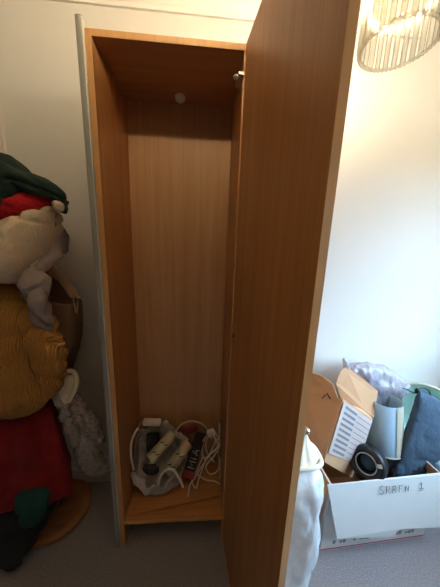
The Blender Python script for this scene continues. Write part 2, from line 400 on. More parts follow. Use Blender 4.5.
def handle_loop(pts, r=.006):
    b_ = bmesh.new(); tube(b_, spline(pts, 8), r, 8); o = link('handle', b_, M['white_plastic'], bag, smooth=True); o['label'] = 'white loop handle'
handle_loop([at(158, 489, .082), at(160, 477, .082), at(166, 470, .080), at(173, 470, .080), at(179, 478, .082), at(183, 487, .082)])
handle_loop([at(134, 470, .10), at(131, 455, .11), at(132, 440, .14), at(138, 428, .18)])

def roll(x0, y0, Y0, x1, y1, Y1, r, label):
    a, b = at(x0, y0, Y0), at(x1, y1, Y1); d = (b-a); n_ = 24
    t = thing('paper_roll', label, 'paper roll', a)
    bm = bmesh.new(); z = d.normalized(); u = z.cross(Vector((0, 0, 1))).normalized(); v = z.cross(u)
    # spiral sheet, swept along the axis
    ra, rb = [], []
    for k in range(3*n_+1):
        th = 2*PI*k/n_; rr = r*(.62+.38*k/(3*n_)); e = u*math.cos(th)*rr+v*math.sin(th)*rr
        ra.append(bm.verts.new(a+e)); rb.append(bm.verts.new(b+e*.96))
    for k in range(3*n_): bm.faces.new((ra[k], ra[k+1], rb[k+1], rb[k]))
    o = link('sheet', bm, M['roll'], t, smooth=True); s_ = o.modifiers.new('s', 'SOLIDIFY'); s_.thickness = .0012
    for f_ in (.22, .58):                                      # small dark printed marks on the outside
        for w_ in (-.35, .3):
            b2 = bmesh.new()
            vw = (CAM-(a+d*f_)).normalized(); vw = (vw - z*vw.dot(z)).normalized(); sd = z.cross(vw)
            c_ = a+d*(f_+.04*w_)+(vw*math.cos(w_)+sd*math.sin(w_))*(r+.0012)
            tube(b2, [c_-sd*.009-z*.004, c_, c_+sd*.006+z*.009], .0022, 6)
            link('print_mark', b2, M['ink'], t)
roll(150, 460, .12, 173, 434, .215, .031, 'upper left cream paper roll sticking out of the carrier bag')
roll(167, 472, .105, 189, 443, .185, .031, 'lower right cream paper roll beside the dark packet')
# things tucked behind the rolls
c0 = at(153, 438, .235)
o = link('black_pouch', cloth([(c0+Vector((-.034, 0, .030)), c0+Vector((.03, 0, .036)), .012), (c0+Vector((-.036, 0, -.02)), c0+Vector((.036, 0, -.02)), .016), (c0+Vector((-.03, 0, -.10)), c0+Vector((.03, 0, -.10)), .012)], .003, 20, seg=6, nth=36, power=4), M['black_fabric'], smooth=True)
tag(o, 'small black pouch upright at the back of the carrier bag', 'pouch')
c0 = at(152, 422, .262)
bm = nb(-.048, .048, -.018, .018, -.012, .012, tilt(c0, 'Y', .06)); 
t = thing('adapter', 'flat white plastic adapter lying along the top edge of the carrier bag', 'adapter', c0)
link('casing', bm, M['white_plastic'], t, bevel=.005)
b2 = bmesh.new(); tube(b2, spline([c0+Vector((-.048, 0, 0)), c0+Vector((-.065, 0, -.005)), c0+Vector((-.07, -.01, -.04)), c0+Vector((-.066, -.012, -.10))], 6), .0025, 8)
link('lead', b2, M['cable'], t, smooth=True)
c0 = at(149, 468, .135)
o = link('purple_pouch', cloth([(c0+Vector((-.022, .0, .022)), c0+Vector((.04, 0, .010)), .010), (c0+Vector((-.03, 0, .0)), c0+Vector((.05, 0, -.004)), .016), (c0+Vector((-.02, 0, -.03)), c0+Vector((.045, 0, -.032)), .012)], .004, 20, seg=6, nth=36), M['purple_dark'], smooth=True)
tag(o, 'dark purple cloth pouch under the lower end of the paper rolls', 'pouch')
# dark packet with pale letters, leaning up at the middle
pa, pb = at(187, 478, .11), at(201, 432, .215)
ax = (pb-pa); L_ = ax.length; zx = ax.normalized(); xx = Vector((.965, .12, -.23)); xx = (xx - zx*xx.dot(zx)).normalized(); yy = zx.cross(xx)
PM = Matrix(((xx.x, yy.x, zx.x, pa.x), (xx.y, yy.y, zx.y, pa.y), (xx.z, yy.z, zx.z, pa.z), (0, 0, 0, 1)))
pk_ = thing('dark_packet', 'black and red packet with pale lettering leaning between rolls and white cables', 'packet', pa)
link('packet_body', nb(-.028, .032, -.004, .012, .03, L_, PM), M['pack_dark'], pk_, bevel=.003)
o = link('packet_end', nb(-.030, .034, -.005, .013, 0, .034, PM), M['pack_red'], pk_, bevel=.003); o['label'] = 'red lower end'
bm = bmesh.new()
sgn = 1 if (PM.to_3x3() @ Vector((0, 1, 0))).dot(CAM-pa) > 0 else -1
yf = .0125 if sgn > 0 else -.0045
def strokes(bm, segs, f, r):
    for s in segs: tube(bm, [f(*p) for p in s], r, 6)
LET = {'M': [[(0, 0), (0, 1), (.45, .4), (.9, 1), (.9, 0)]], 'i': [[(0, 0), (0, .65)], [(0, .85), (0, .95)]], 'A': [[(0, 0), (.4, 1), (.8, 0)], [(.15, .35), (.65, .35)]]}
pos = .048
for ch, wch in (('M', .9), ('i', .1), ('A', .8)):
    strokes(bm, LET[ch], lambda u_, v_, pos=pos: PM @ Vector((.020 - v_*.036, yf, pos+u_*.032)), .0018)
    pos += wch*.032+.014
link('lettering', bm, M['letter'], pk_)
c0 = at(189, 428, .235)
o = link('red_packet', cloth([(c0+Vector((-.05, .0, .012)), c0+Vector((-.045, 0, -.03)), .006), (c0+Vector((-.02, 0, .018)), c0+Vector((-.018, 0, -.03)), .012), (c0+Vector((.02, 0, .026)), c0+Vector((.02, 0, -.024)), .012), (c0+Vector((.05, 0, .018)), c0+Vector((.05, 0, -.02)), .006)], .003, 24, seg=6, nth=36), M['pack_red'], smooth=True)
tag(o, 'dull red foil packet lying across the top behind the black packet', 'packet')
# tangle of white cables with a plug
def cable(label, pts, r=.0024, cat='cable'):
    r *= 1.45; b_ = bmesh.new(); P = [at(*p) for p in pts]
    P = [Vector((min(v.x, W-T-.006), min(v.y, D-.01), max(v.z, ZF+.004))) for v in P]
    tube(b_, spline(P, 10), r, 7); o = link('white_cable', b_, M['cable'], smooth=True)
    return tag(o, label, cat, 'white cables tangled at the right of the wardrobe floor')
cable('white cable running from the plug down to the loose shelf edge', [(211, 432, .22), (218, 445, .20), (210, 455, .17), (202, 466, .15), (196, 476, .12), (190, 485, .10), (188, 497, .07)], .0028)
cable('white cable looping highest at the right side panel', [(204, 440, .20), (202, 452, .18), (206, 460, .17), (213, 447, .19), (219, 436, .22), (221, 426, .24), (219, 423, .25)], .0026)
cable('white cable hanging in a long curve along the right side panel', [(219, 423, .255), (221, 440, .23), (218, 452, .2), (222, 466, .16), (223, 480, .12)], .0024)
cable('white cable arching across the top of the red packet', [(176, 431, .23), (182, 424, .235), (192, 421, .24), (202, 424, .24), (208, 430, .235)], .0022)
cable('thin white cable lying flat towards the right front', [(197, 474, .12), (206, 480, .11), (214, 481, .11), (221, 484, .10)], .0022)
cable('white cable crossing below the black packet', [(203, 456, .15), (197, 470, .13), (192, 480, .11), (196, 488, .09), (199, 478, .11), (205, 462, .15)], .0024)
cable('white cable coiled tightly beside the plug', [(206, 436, .20), (201, 446, .19), (204, 458, .17), (211, 452, .18), (215, 440, .20), (211, 434, .21), (206, 441, .20), (207, 452, .18), (214, 462, .15)], .0022)
cable('white cable zigzagging between plug and side panel', [(214, 430, .22), (220, 444, .2), (214, 456, .17), (206, 466, .15), (210, 474, .13), (218, 470, .14), (220, 458, .16)], .0022)
plug = thing('plug', 'white mains plug among the cables at the right of the wardrobe floor', 'plug', at(210, 432, .215))
c0 = at(211, 433, .215)
link('plug_body', nb(-.020, .020, -.014, .014, -.018, .018, tilt(c0, 'Y', -.35)), M['white_plastic'], plug, bevel=.006)
bm = bmesh.new()
for dx, dz in ((-.009, .006), (.009, .006), (0, -.009)): box(bm, dx-.0025, dx+.0025, -.030, -.013, dz-.002, dz+.002, tilt(c0, 'Y', -.35))
link('pins', bm, M['steel'], plug)

# ------------------------------------------------------------- coat stand
SX, SY = -.388, .165
cs_ = thing('coat_stand', 'wooden coat stand with a round base, buried under clothes', 'coat stand', (SX, SY, 0))
bm = bmesh.new(); lathe(bm, [(.150, 0), (.155, .006), (.155, .022), (.148, .031), (.120, .034), (.05, .036), (.03, .046), (.001, .047)], (SX, SY, 0), 64)
link('base', bm, M['base'], cs_, smooth=True)
bm = bmesh.new(); lathe(bm, [(.020, .044), (.019, .5), (.019, 1.5), (.022, 1.66), (.016, 1.69), (.001, 1.70)], (SX, SY, 0), 20)
link('pole', bm, M['base'], cs_, smooth=True)
for k in range(4):
    a = k*PI/2+.5; dx, dy = math.cos(a), math.sin(a)
    bm = bmesh.new(); tube(bm, spline([(SX+dx*r_, SY+dy*r_*.8, z_) for r_, z_ in ((.015, 1.50), (.07, 1.52), (.10, 1.57), (.11, 1.62))], 6), .008, 8)
    link('hook', bm, M['base'], cs_, smooth=True)

# ---------------------------------------------------------------- clothes
def garment(name, label, cat, rows, m, **k):
    o = link(name, cloth(rows, **k), m, smooth=True); return tag(o, label, cat)
G = garment
G('dark_green_coat', 'dark green coat slung over the very top of the clothes pile', 'coat',
  [R(-70, 180, -66, 240, .08, .06), R(-40, 164, -36, 240, .02, .10), R(-12, 158, -6, 228, -.02, .11), R(6, 157, 8, 214, -.02, .11), R(17, 165, 22, 202, .0, .10), R(27, 174, 33, 194, .02, .09), R(42, 180, 44, 195, .02, .075), R(56, 188, 55, 200, .03, .055), R(66, 197, 61, 212, .04, .028), R(68, 205, 65, 215, .05, .010)],
  M['green_knit'], amp=.007, freq=8, seed=1, power=2.2, cr=.022, an=(4, 4, 13), tilt_=-.5)
G('red_fleece', 'bright red fleece showing under the green coat', 'fleece',
  [R(-60, 232, -60, 262, .08, .05), R(-20, 220, -20, 244, .05, .09), R(4, 210, 2, 234, .03, .10), R(22, 196, 24, 223, .03, .10), R(40, 190, 41, 214, .035, .075), R(52, 196, 53, 211, .045, .045), R(57, 201, 57, 209, .05, .02)],
  M['red_fleece'], amp=.005, freq=10, seed=2, cr=.012, an=(5, 5, 20), tilt_=-.5)
G('cream_fleece', 'thick cream fleece bundled below the red fleece', 'fleece',
  [R(-60, 242, -60, 290, .08, .06), R(-20, 232, -20, 288, .03, .11), R(2, 226, 2, 285, .0, .125), R(20, 219, 20, 281, .0, .12), R(34, 213, 32, 274, .0, .11), R(46, 209, 42, 262, .02, .085), R(53, 208, 49, 248, .03, .06), R(57, 210, 55, 236, .04, .03)],
  M['cream_fleece'], amp=.010, freq=9, seed=3, fine=.002, cr=.018, an=(2.6, 3, 11), tilt_=-.4, nth=96, seg=12)
G('cream_cuff', 'small cream knitted cuff poking out beneath the tip of the green coat', 'cuff',
  [R(53, 202, 55, 209, .0, .012), R(58, 201, 59, 212, -.005, .020), R(63, 204, 62, 211, .0, .012)], M['cream_fleece'], amp=.003, freq=30, seed=4, nth=32, seg=5)
G('mauve_grey_jumper', 'mauve grey jumper hanging from behind the cream fleece', 'jumper',
  [R(52, 222, 60, 224, .10, .02), R(50, 236, 64, 238, .10, .04), R(44, 250, 60, 254, .07, .04), R(34, 264, 47, 266, -.02, .035), R(24, 278, 46, 280, -.07, .03), R(20, 292, 47, 296, -.09, .03), R(26, 306, 48, 310, -.09, .03), R(36, 318, 50, 322, -.08, .025), R(42, 330, 50, 332, -.06, .015)],
  M['grey_fabric'], amp=.008, freq=10, seed=5, cr=.022, an=(13, 6, 4), tilt_=.3)
def make_part(child, name, owner, lab):
    c_, p_ = bpy.data.objects[child], bpy.data.objects[owner]
    c_.parent = p_; c_.name = name; c_['label'] = lab
    for k_ in ('category', 'kind'): del c_[k_]
make_part('cream_cuff', 'cuff', 'cream_fleece', 'small cream knitted cuff')
# open brown paper carrier hanging behind
pb = thing('paper_bag', 'brown paper carrier bag hanging open beside the mustard cardigan', 'bag', at(62, 320, .2))
rows = [R(45, 296, 77, 302, .17, .055), R(45, 312, 78, 318, .17, .06), R(46, 330, 78, 338, .17, .06), R(47, 348, 75, 352, .18, .055), R(50, 368, 70, 372, .19, .04)]
bm = cloth(rows, amp=.004, freq=8, seed=6, power=5, caps=False, nth=56)
bm.faces.ensure_lookup_table()
o = link('bag_body', bm, M['paperbag'], pb, smooth=True); s_ = o.modifiers.new('s', 'SOLIDIFY'); s_.thickness = .0015
bm = bmesh.new(); slab(bm, [at(44, 264, .225), at(50, 268, .225), at(76, 296, .225), at(77, 330, .225), at(45, 330, .225)], .002)
link('back_sheet', bm, M['paperbag'], pb)
bm = bmesh.new(); slab(bm, [at(43, 258, .18), at(49, 261, .17), at(77, 291, .11), at(80, 296, .11), at(71, 298, .11), at(58, 281, .15), at(47, 273, .18)], .002)
o = link('folded_rim', bm, M['paperbag_rim'], pb); o['label'] = 'paler folded top edge'
bm = bmesh.new(); tube(bm, spline([at(73, 292, .10), at(74, 302, .098), at(76.5, 313, .098), at(78, 303, .10), at(77.5, 294, .10)], 6), .0022, 6)
link('string_handle', bm, M['paperbag_rim'], pb, smooth=True)
G('mustard_cardigan', 'mustard ribbed knit cardigan hanging in the middle of the pile', 'cardigan',
  [R(-70, 284, 16, 282, .04, .06), R(-80, 296, 27, 296, .02, .09), R(-85, 314, 40, 314, .01, .105), R(-88, 334, 48, 336, .0, .11), R(-88, 356, 52, 358, .0, .11), R(-88, 378, 53, 382, .0, .11), R(-84, 396, 49, 400, .0, .10), R(-74, 410, 38, 414, .01, .07)],
  M['mustard'], amp=.008, freq=7, seed=7, power=2.5, cr=.024, an=(5, 3, 3), tilt_=-.5, nth=110, seg=11, fine=.001)
G('mustard_sleeve', 'empty mustard knit sleeve hanging over the right of the mustard cardigan', 'sleeve',
  [R(22, 304, 36, 306, .0, .02), R(24, 314, 46, 314, -.02, .04), R(28, 330, 54, 328, -.06, .055), R(34, 348, 60, 344, -.07, .05), R(40, 366, 63, 366, -.07, .045), R(46, 382, 61, 386, -.06, .04), R(48, 394, 57, 398, -.05, .025)],
  M['mustard'], amp=.007, freq=12, seed=8, cr=.022, an=(9, 5, 6), tilt_=.8, fine=.001)
make_part('mustard_sleeve', 'sleeve', 'mustard_cardigan', 'empty sleeve hanging over the right side')
G('dark_red_skirt', 'deep red wool garment hanging below the mustard cardigan', 'skirt',
  [R(-70, 396, 46, 394, .05, .07), R(-80, 415, 53, 415, .04, .09), R(-88, 440, 62, 442, .04, .10), R(-92, 465, 69, 466, .04, .10), R(-92, 484, 73, 484, .04, .10), R(-88, 499, 70, 494, .04, .09)],
  M['red_dark'], amp=.006, freq=7, pleats=9, pamp=.012, seed=9, cr=.012, an=(12, 6, 2))
G('black_trousers', 'black garment trailing onto the carpet under the red wool', 'trousers',
  [R(-70, 486, 50, 484, .06, .07), R(-60, 505, 54, 500, .04, .08), R(-45, 525, 46, 522, .0, .08), R(-25, 543, 36, 542, -.04, .05), R(-5, 558, 25, 558, -.07, .03), R(8, 568, 18, 568, -.09, .012)],
  M['black_fabric'], amp=.010, freq=9, seed=10, cr=.015)
G('teal_jumper', 'dark teal garment peeping out beneath the red wool', 'jumper',
  [R(20, 490, 44, 488, -.05, .02), R(17, 500, 48, 498, -.06, .03), R(19, 512, 46, 512, -.07, .03), R(24, 524, 38, 524, -.07, .015)],
  M['teal'], amp=.005, freq=12, seed=11, cr=.012)
G('ecru_hooded_top', 'pale cream hood and sleeve hanging low beside the wardrobe', 'hooded top',
  [R(66, 368, 75, 369, .07, .012), R(59, 376, 79, 375, .06, .028), R(55, 388, 78, 388, .05, .035), R(57, 402, 74, 402, .05, .035), R(62, 416, 80, 420, .07, .035), R(69, 432, 90, 436, .09, .035), R(75, 450, 99, 452, .11, .035), R(80, 464, 106, 466, .13, .035), R(90, 477, 103, 478, .14, .015)],
  M['scarf'], amp=.007, freq=13, seed=12, cr=.02, an=(12, 6, 6), tilt_=-.5)
bm = bmesh.new(); tube(bm, spline([at(57, 392, .012), at(58, 380, .015), at(65, 372, .02), at(74, 372, .02), at(77, 380, .012), at(74, 392, .008), at(69, 402, .006)], 8), .008, 10)
link('hood_lining', cloth([R(59, 376, 73, 373, .03, .008), R(58, 386, 75, 382, .02, .014), R(60, 396, 73, 392, .018, .014), R(65, 404, 69, 402, .02, .006)], .003, 14, seed=15, nth=32, seg=5), M['cream_fleece'], bpy.data.objects['ecru_hooded_top'], smooth=True)['label'] = 'cream hood lining'
o = link('hood_edge', bm, M['cream_fleece'], bpy.data.objects['ecru_hooded_top'], smooth=True); o['label'] = 'paler rolled edge of the hood'
G('patterned_scarf', 'brown patterned scarf draped over the pale hooded top', 'scarf',
  [R(70, 398, 77, 392, .03, .012), R(70, 410, 84, 404, .035, .018), R(72, 420, 94, 416, .05, .02), R(82, 430, 101, 430, .07, .018), R(92, 444, 106, 446, .09, .012)],
  M['lace'], amp=.005, freq=16, seed=13, cr=.014, an=(14, 6, 8), tilt_=-.6)

# --------------------------------------------------------- white moving box
A_ = Vector((.961, -.063, 0)); B_ = Vector((1.530, -.030, 0)); BX = (B_-A_).normalized(); BY = Vector((-BX.y, BX.x, 0)); BW = (B_-A_).length; BD, BH = .335, .40
BM = Matrix(((BX.x, BY.x, 0, A_.x), (BX.y, BY.y, 0, A_.y), (0, 0, 1, 0), (0, 0, 0, 1)))
bx = thing('moving_box', 'open white cardboard box of belongings with handwriting on its front flap', 'box', A_)
t_ = .004
bm = nb(0, BW, 0, BD, 0, t_, BM); box(bm, 0, BW, 0, t_, t_, BH, BM); box(bm, 0, BW, BD-t_, BD, t_, BH, BM); box(bm, 0, t_, t_, BD-t_, t_, BH, BM); box(bm, BW-t_, BW, t_, BD-t_, t_, BH, BM)
link('box_body', bm, M['white_print'], bx)
bm = nb(t_, t_+.002, t_, BD-t_, t_, BH-.001, BM); box(bm, t_, BW-t_, BD-t_-.002, BD-t_, t_, BH-.001, BM); box(bm, t_, BW-t_, t_, BD-t_, t_, t_+.002, BM); box(bm, BW-t_-.002, BW-t_, t_, BD-t_, t_, BH-.001, BM)
link('inner_lining', bm, M['card'], bx)['label'] = 'plain brown inside of the box'
for i in range(26):
    u0 = .06+i*.018; 
    if random.random() < .25 or u0 > BW-.06: continue
    bm = nb(u0, u0+.014, -.0006, 0, .035+.006*random.random(), .050+.012*random.random(), BM)
    link('small_print', bm, M['grey_ink'], bx)
link('red_line', nb(0, BW, -.0008, 0, .004, .010, BM), M['red_ink'], bx)['label'] = 'thin red printed line along the bottom edge'
def flap(pts, th, m, lab=None):
    b_ = bmesh.new(); slab(b_, [BM @ Vector(p) for p in pts], th); o = link('flap', b_, m, bx, bevel=.001)
    if lab: o['label'] = lab
    return o
fl = [at(327.5, 485, -.068), at(447, 474, -.034), at(453, 527, -.075), at(401, 529, -.090), at(397, 532, -.091), at(394, 537, -.092), at(337, 539, -.108)]
b_ = bmesh.new(); slab(b_, fl, .004); o = link('flap', b_, M['white_card'], bx, bevel=.001); o['label'] = 'white front flap folded down, with handwriting'
flap([(-.004, .004, BH), (-.004, BD-.004, BH), (-.055, BD-.01, .06), (-.040, .012, .06)], -.004, M['card'], 'brown inner side of the left flap hanging down')
flap([(0, BD, BH), (BW, BD, BH), (BW-.01, BD+.012, BH+.02), (.01, BD+.012, BH+.02)], .003, M['card_in'])
# handwriting SRRFN and an underlined 1, pen strokes on the front flap
FN = (fl[6]-fl[0]).normalized(); FN = (FN - BX*FN.dot(BX)).normalized()
FO = fl[0]; nf = BX.cross(FN).normalized(); nf = -nf if nf.y > 0 else nf
HW = {'S': [[(.8, .85), (.5, 1), (.15, .85), (.2, .6), (.6, .42), (.7, .15), (.4, 0), (0, .12)]],
      'R': [[(.1, 0), (.12, 1)], [(.05, .95), (.5, 1), (.68, .78), (.5, .55), (.12, .5)], [(.3, .5), (.72, 0)]],
      'F': [[(.12, 0), (.12, 1)], [(.1, 1), (.7, .96)], [(.12, .5), (.55, .5)]],
      'N': [[(.08, 0), (.12, 1)], [(.12, .9), (.62, .1)], [(.65, 0), (.7, .95)]],
      '1': [[(.1, .75), (.35, 1), (.35, .15)], [(0, .12), (.8, .14)], [(.05, -.12), (.75, -.08)]]}
uu = .255
hp = at(386, 490, -.07); 
for ch, sc_ in (('S', 1.1), ('R', .95), ('R', .9), ('F', .85), ('N', .78), (' ', 1), ('1', .95)):
    if ch == ' ': uu += .045; continue
    bm = bmesh.new()
    for s in HW[ch]:
        tube(bm, spline([FO + BX*(uu+u_*.027) + FN*(.066-v_*.036*sc_) + nf*.0062 for u_, v_ in s], 5), .0011, 6)
    uu += .033
    link('handwriting', bm, M['ink'], bx)['label'] = 'letter in black marker handwriting'
def bp(u, v, z): return BM @ Vector((u, v, z))

# brown printed carton sticking up at the left of the box
ct = thing('brown_carton', 'opened brown cardboard carton tilted in the left of the white box', 'carton', bp(.06, .15, .2))
tlf, trf = at(343, 399, .02), at(373, 419, .10)           # top corners of the label side
blf, brf = at(324, 462, .0), at(352, 478, .07)            # bottom corners
tbk = at(305, 392, .16); bbk = at(300, 446, .13)          # far corners of the left side
def quad_slab(name, pts, th, m, parent, lab=None):
    b_ = bmesh.new(); slab(b_, pts, th); o = link(name, b_, m, parent, bevel=.0008)
    if lab: o['label'] = lab
    return o
quad_slab('printed_side', [tlf, trf, brf, blf], .004, M['card'], ct)
quad_slab('left_side', [tlf, blf, bbk, tbk], .004, M['card'], ct)
trk = trf + (tbk-tlf)*.9; brk = brf + (bbk-blf)*.9
quad_slab('back_side', [tbk, bbk, brk, trk], .004, M['card_in'], ct)
quad_slab('right_side', [trf, trk, brk, brf], .004, M['card_in'], ct)
quad_slab('base', [blf, brf, brk, bbk], .004, M['card'], ct)
quad_slab('flap', [at(308, 372, .15), at(322, 376, .10), at(333, 384, .06), at(338, 398, .03), tlf, tbk, at(303, 380, .17)], .003, M['card'], ct, 'raised left flap')
quad_slab('flap', [at(341, 398, .16), at(336, 384, .18), at(340, 372, .20), at(346, 366, .21), at(362, 377, .19), at(378, 391, .17), at(374, 418, .11), at(366, 412, .12)], .003, M['card'], ct, 'tall raised back flap with a torn edge')
quad_slab('flap', [at(341, 400, .024), at(344, 404, .14), at(366, 411, .15), trf], .003, M['card_in'], ct, 'pale inner flap')
# white label panel with a barcode like list
e1 = (trf-tlf); e2 = (blf-tlf); nn = e1.cross(e2).normalized(); nn = -nn if nn.dot(CAM-tlf) < 0 else nn
def lp(u, v, o_=.0052): return tlf + e1*u + e2*v + nn*o_
quad_slab('label_sheet', [lp(.02, .02, .0048), lp(.97, .04, .0048), lp(.97, .80, .0048), lp(.02, .84, .0048)], .0006, M['label_paper'], ct, 'white printed label sheet')
bm = bmesh.new()
for i in range(9):
    v_ = .06+i*.085
    slab(bm, [lp(.10, v_, .0058), lp(.46, v_+.01, .0058), lp(.46, v_+.048, .0058), lp(.10, v_+.038, .0058)], .0004)
    slab(bm, [lp(.5, v_+.035, .0058), lp(.93, v_+.045, .0058), lp(.93, v_+.056, .0058), lp(.5, v_+.046, .0058)], .0004)
link('label_print', bm, M['grey_ink'], ct)
# dark marks and scuffs on the left side
e1b = tbk-tlf
bm = bmesh.new()
def lq(u, v): return tlf + e1b*u + e2*v + Vector((-.004, -.006, 0))
tube(bm, spline([lq(.45, -.18), lq(.40, -.06), lq(.30, .02)], 5), .003, 6); tube(bm, spline([lq(.42, -.05), lq(.50, .04)], 5), .002, 6)
link('torn_slot', bm, M['ink'], ct)
# polythene wrapped bundle behind the carton
bn = thing('wrapped_bundle', 'bundle of grey mauve cloth wrapped in clear polythene behind the brown carton', 'bundle', at(375, 395, .26))
rows = [R(344, 368, 350, 376, .24, .015), R(352, 366, 356, 384, .24, .035), R(362, 364, 362, 396, .245, .05), R(374, 365, 372, 412, .25, .055), R(386, 368, 384, 416, .25, .055), R(396, 374, 394, 408, .245, .05), R(404, 380, 402, 396, .23, .03), R(410, 385, 408, 389, .21, .01)]
link('polythene_wrap', cloth(rows, amp=.018, freq=13, seed=20, fine=.005), M['bag_grey'], bn, smooth=True)
rows = [R(362, 376, 364, 392, .25, .02), R(374, 376, 372, 408, .25, .035), R(386, 380, 384, 412, .25, .035), R(396, 386, 394, 400, .25, .02)]
link('folded_cloth', cloth(rows, amp=.012, freq=16, seed=21), M['purple'], bn, smooth=True)
rows = [R(343, 358, 347, 358, .22, .006), R(343, 364, 349, 366, .22, .012), R(345, 372, 351, 374, .225, .012), R(350, 378, 354, 376, .23, .008)]
link('twisted_end', cloth(rows, amp=.005, freq=30, seed=22, nth=28), M['bag_grey'], bn, smooth=True)
# pale lampshade like drum
lc = at(384, 446, .13)
ls = thing('lampshade', 'pale blue and cream conical lampshade standing in the middle of the box', 'lampshade', lc)
a0 = at(383, 444, .13); top = at(386, 400, .15)
axv = (top-a0); MT = Matrix.Translation(a0) @ axv.normalized().to_track_quat('Z', 'Y').to_matrix().to_4x4()
bm = bmesh.new(); lathe(bm, [(.088, -.01), (.087, 0), (.070, axv.length), (.068, axv.length), (.084, 0), (.086, -.01)], n=48, mtx=MT, cap=False)
link('shade', bm, M['blue_white'], ls, smooth=True)
bm = bmesh.new(); tube(bm, [MT @ Vector((.088*math.cos(a*PI/24), .088*math.sin(a*PI/24), -.008)) for a in range(48)], .004, 8, closed=True)
link('shade_rim', bm, M['cream_card'], ls, smooth=True)
bm = bmesh.new()
seg_ = []
best = [a for a in range(72) if (lambda d: d.dot(rt) > .02 and d.dot(fwd) < .9)(MT.to_3x3() @ Vector((math.cos(a*PI/36), math.sin(a*PI/36), 0)))]
st = next(a for a in range(72) if a in best and (a-1) % 72 not in best)
for a in range(len(best)):
    th = (st+a)*PI/36
    seg_.append((MT @ Vector((.0900*math.cos(th), .0900*math.sin(th), 0)), MT @ Vector((.0740*math.cos(th), .0740*math.sin(th), axv.length))))
for (p0, p1), (q0, q1) in zip(seg_, seg_[1:]): bm.faces.new([bm.verts.new(v) for v in (p0, q0, q1, p1)])
link('cream_panel', bm, M['cream_card'], ls)['label'] = 'cream strip down the right of the shade'
# green glass dish standing on edge
gc = at(424, 413, .20); 
gd = thing('glass_dish', 'oval pale green glass dish standing on edge behind the navy bag', 'dish', gc)
vn = (CAM-gc).normalized(); vn = Vector((vn.x+.15, vn.y, vn.z*.4)).normalized(); gu = Vector((0, 0, 1)).cross(vn).normalized(); gv = vn.cross(gu)
rotg = math.radians(-8); gu, gv = gu*math.cos(rotg)+gv*math.sin(rotg), -gu*math.sin(rotg)+gv*math.cos(rotg)
bm = bmesh.new(); rings = []
for r_, d_ in ((.03, -.050), (.40, -.048), (.70, -.036), (.88, -.018), (.955, 0), (.955, -.006), (.86, -.026), (.68, -.044), (.40, -.056), (.03, -.058)):
    rings.append([bm.verts.new(gc + (gu*math.cos(2*PI*k/56)*.165 + gv*math.sin(2*PI*k/56)*.160)*r_ + vn*d_) for k in range(56)])
for a, b in zip(rings, rings[1:]):
    for k in range(56): bm.faces.new((a[k], a[(k+1) % 56], b[(k+1) % 56], b[k]))
bm.faces.new(rings[0]); bm.faces.new(rings[-1][::-1])
link('bowl', bm, M['glass_green'], gd, smooth=True)
bm = bmesh.new(); tube(bm, [gc + gu*math.cos(2*PI*k/56)*.163 + gv*math.sin(2*PI*k/56)*.158 for k in range(56)], .009, 10, closed=True)
link('rim', bm, M['glass_rim'], gd, smooth=True)
# navy drawstring bag leaning
nv = thing('drawstring_bag', 'dark navy nylon drawstring bag leaning in the right of the white box', 'bag', at(420, 440, .1))
rows = [R(418, 388, 424, 391, .09, .008), R(418, 395, 438, 400, .085, .014), R(415, 408, 447, 416, .08, .022), R(410, 424, 449, 434, .07, .024), R(404, 441, 446, 452, .06, .026), R(398, 456, 441, 468, .055, .026), R(392, 470, 436, 482, .05, .03), R(384, 484, 432, 492, .06, .02)]
link('bag_body', cloth(rows, amp=.003, freq=9, seed=30, power=4, fine=.0005, cr=.006, an=(6, 4, 10)), M['navy'], nv, smooth=True)
bm = bmesh.new(); tube(bm, spline([at(403, 388, .15), at(410, 391, .10), at(415, 393, .075), at(421, 388, .08), at(428, 390, .08), at(431, 396, .08)], 8), .003, 8)
link('drawstring', bm, M['black_plastic'], nv, smooth=True)
bm = bmesh.new(); lathe(bm, [(.002, -.014), (.009, -.010), (.010, .006), (.006, .014), (.001, .015)], at(417, 391, .07), 16)
link('cord_lock', bm, M['black_plastic'], nv, smooth=True)
# headphones / round black ring reel
hc = at(367, 463, .02)
rl = thing('tape_reel', 'round black plastic reel with a silver ring at the front of the box', 'reel', hc)
ax_ = Vector((-.78, -.52, .34)).normalized(); RM = Matrix.Translation(hc) @ ax_.to_track_quat('Z', 'Y').to_matrix().to_4x4()
bm = bmesh.new(); lathe(bm, [(.030, -.05), (.074, -.05), (.079, -.042), (.079, .008), (.072, .017), (.058, .019), (.046, .014), (.040, .002), (.040, -.02), (.030, -.03)], n=56, mtx=RM)
link('rim', bm, M['black_plastic'], rl, smooth=True)
bm = bmesh.new(); tube(bm, [RM @ Vector((.045*math.cos(a*PI/20), .045*math.sin(a*PI/20), .015)) for a in range(40)], .0032, 8, closed=True)
link('silver_ring', bm, M['steel'], rl, smooth=True)
bm = bmesh.new(); lathe(bm, [(.001, -.012), (.034, -.014), (.036, -.02), (.034, -.03)], n=40, mtx=RM)
link('hub', bm, M['navy'], rl, smooth=True)
bm = nb(-.010, .010, -.008, .008, 0, .002, RM @ Matrix.Translation((.052, .028, .018)) @ Matrix.Rotation(.5, 4, 'Z')); link('sticker', bm, M['white_print'], rl)['label'] = 'small white sticker'
# black bag lying behind the reel
G('black_case', 'soft black case lying in the box between the reel and the navy bag', 'case',
  [R(352, 452, 356, 478, .10, .03), R(368, 446, 370, 480, .11, .05), R(386, 450, 386, 480, .10, .05), R(404, 458, 404, 484, .06, .04), R(430, 466, 430, 486, .03, .02)], M['black_fabric'], amp=.006, freq=10, seed=31)
# white crumpled item at the right edge of the box
G('white_cloth', 'white cloth tucked in beside the navy bag at the box corner', 'cloth',
  [R(436, 452, 446, 452, .06, .015), R(434, 462, 450, 464, .04, .025), R(434, 476, 450, 478, .04, .02)], M['blue_white'], amp=.004, freq=14, seed=33)

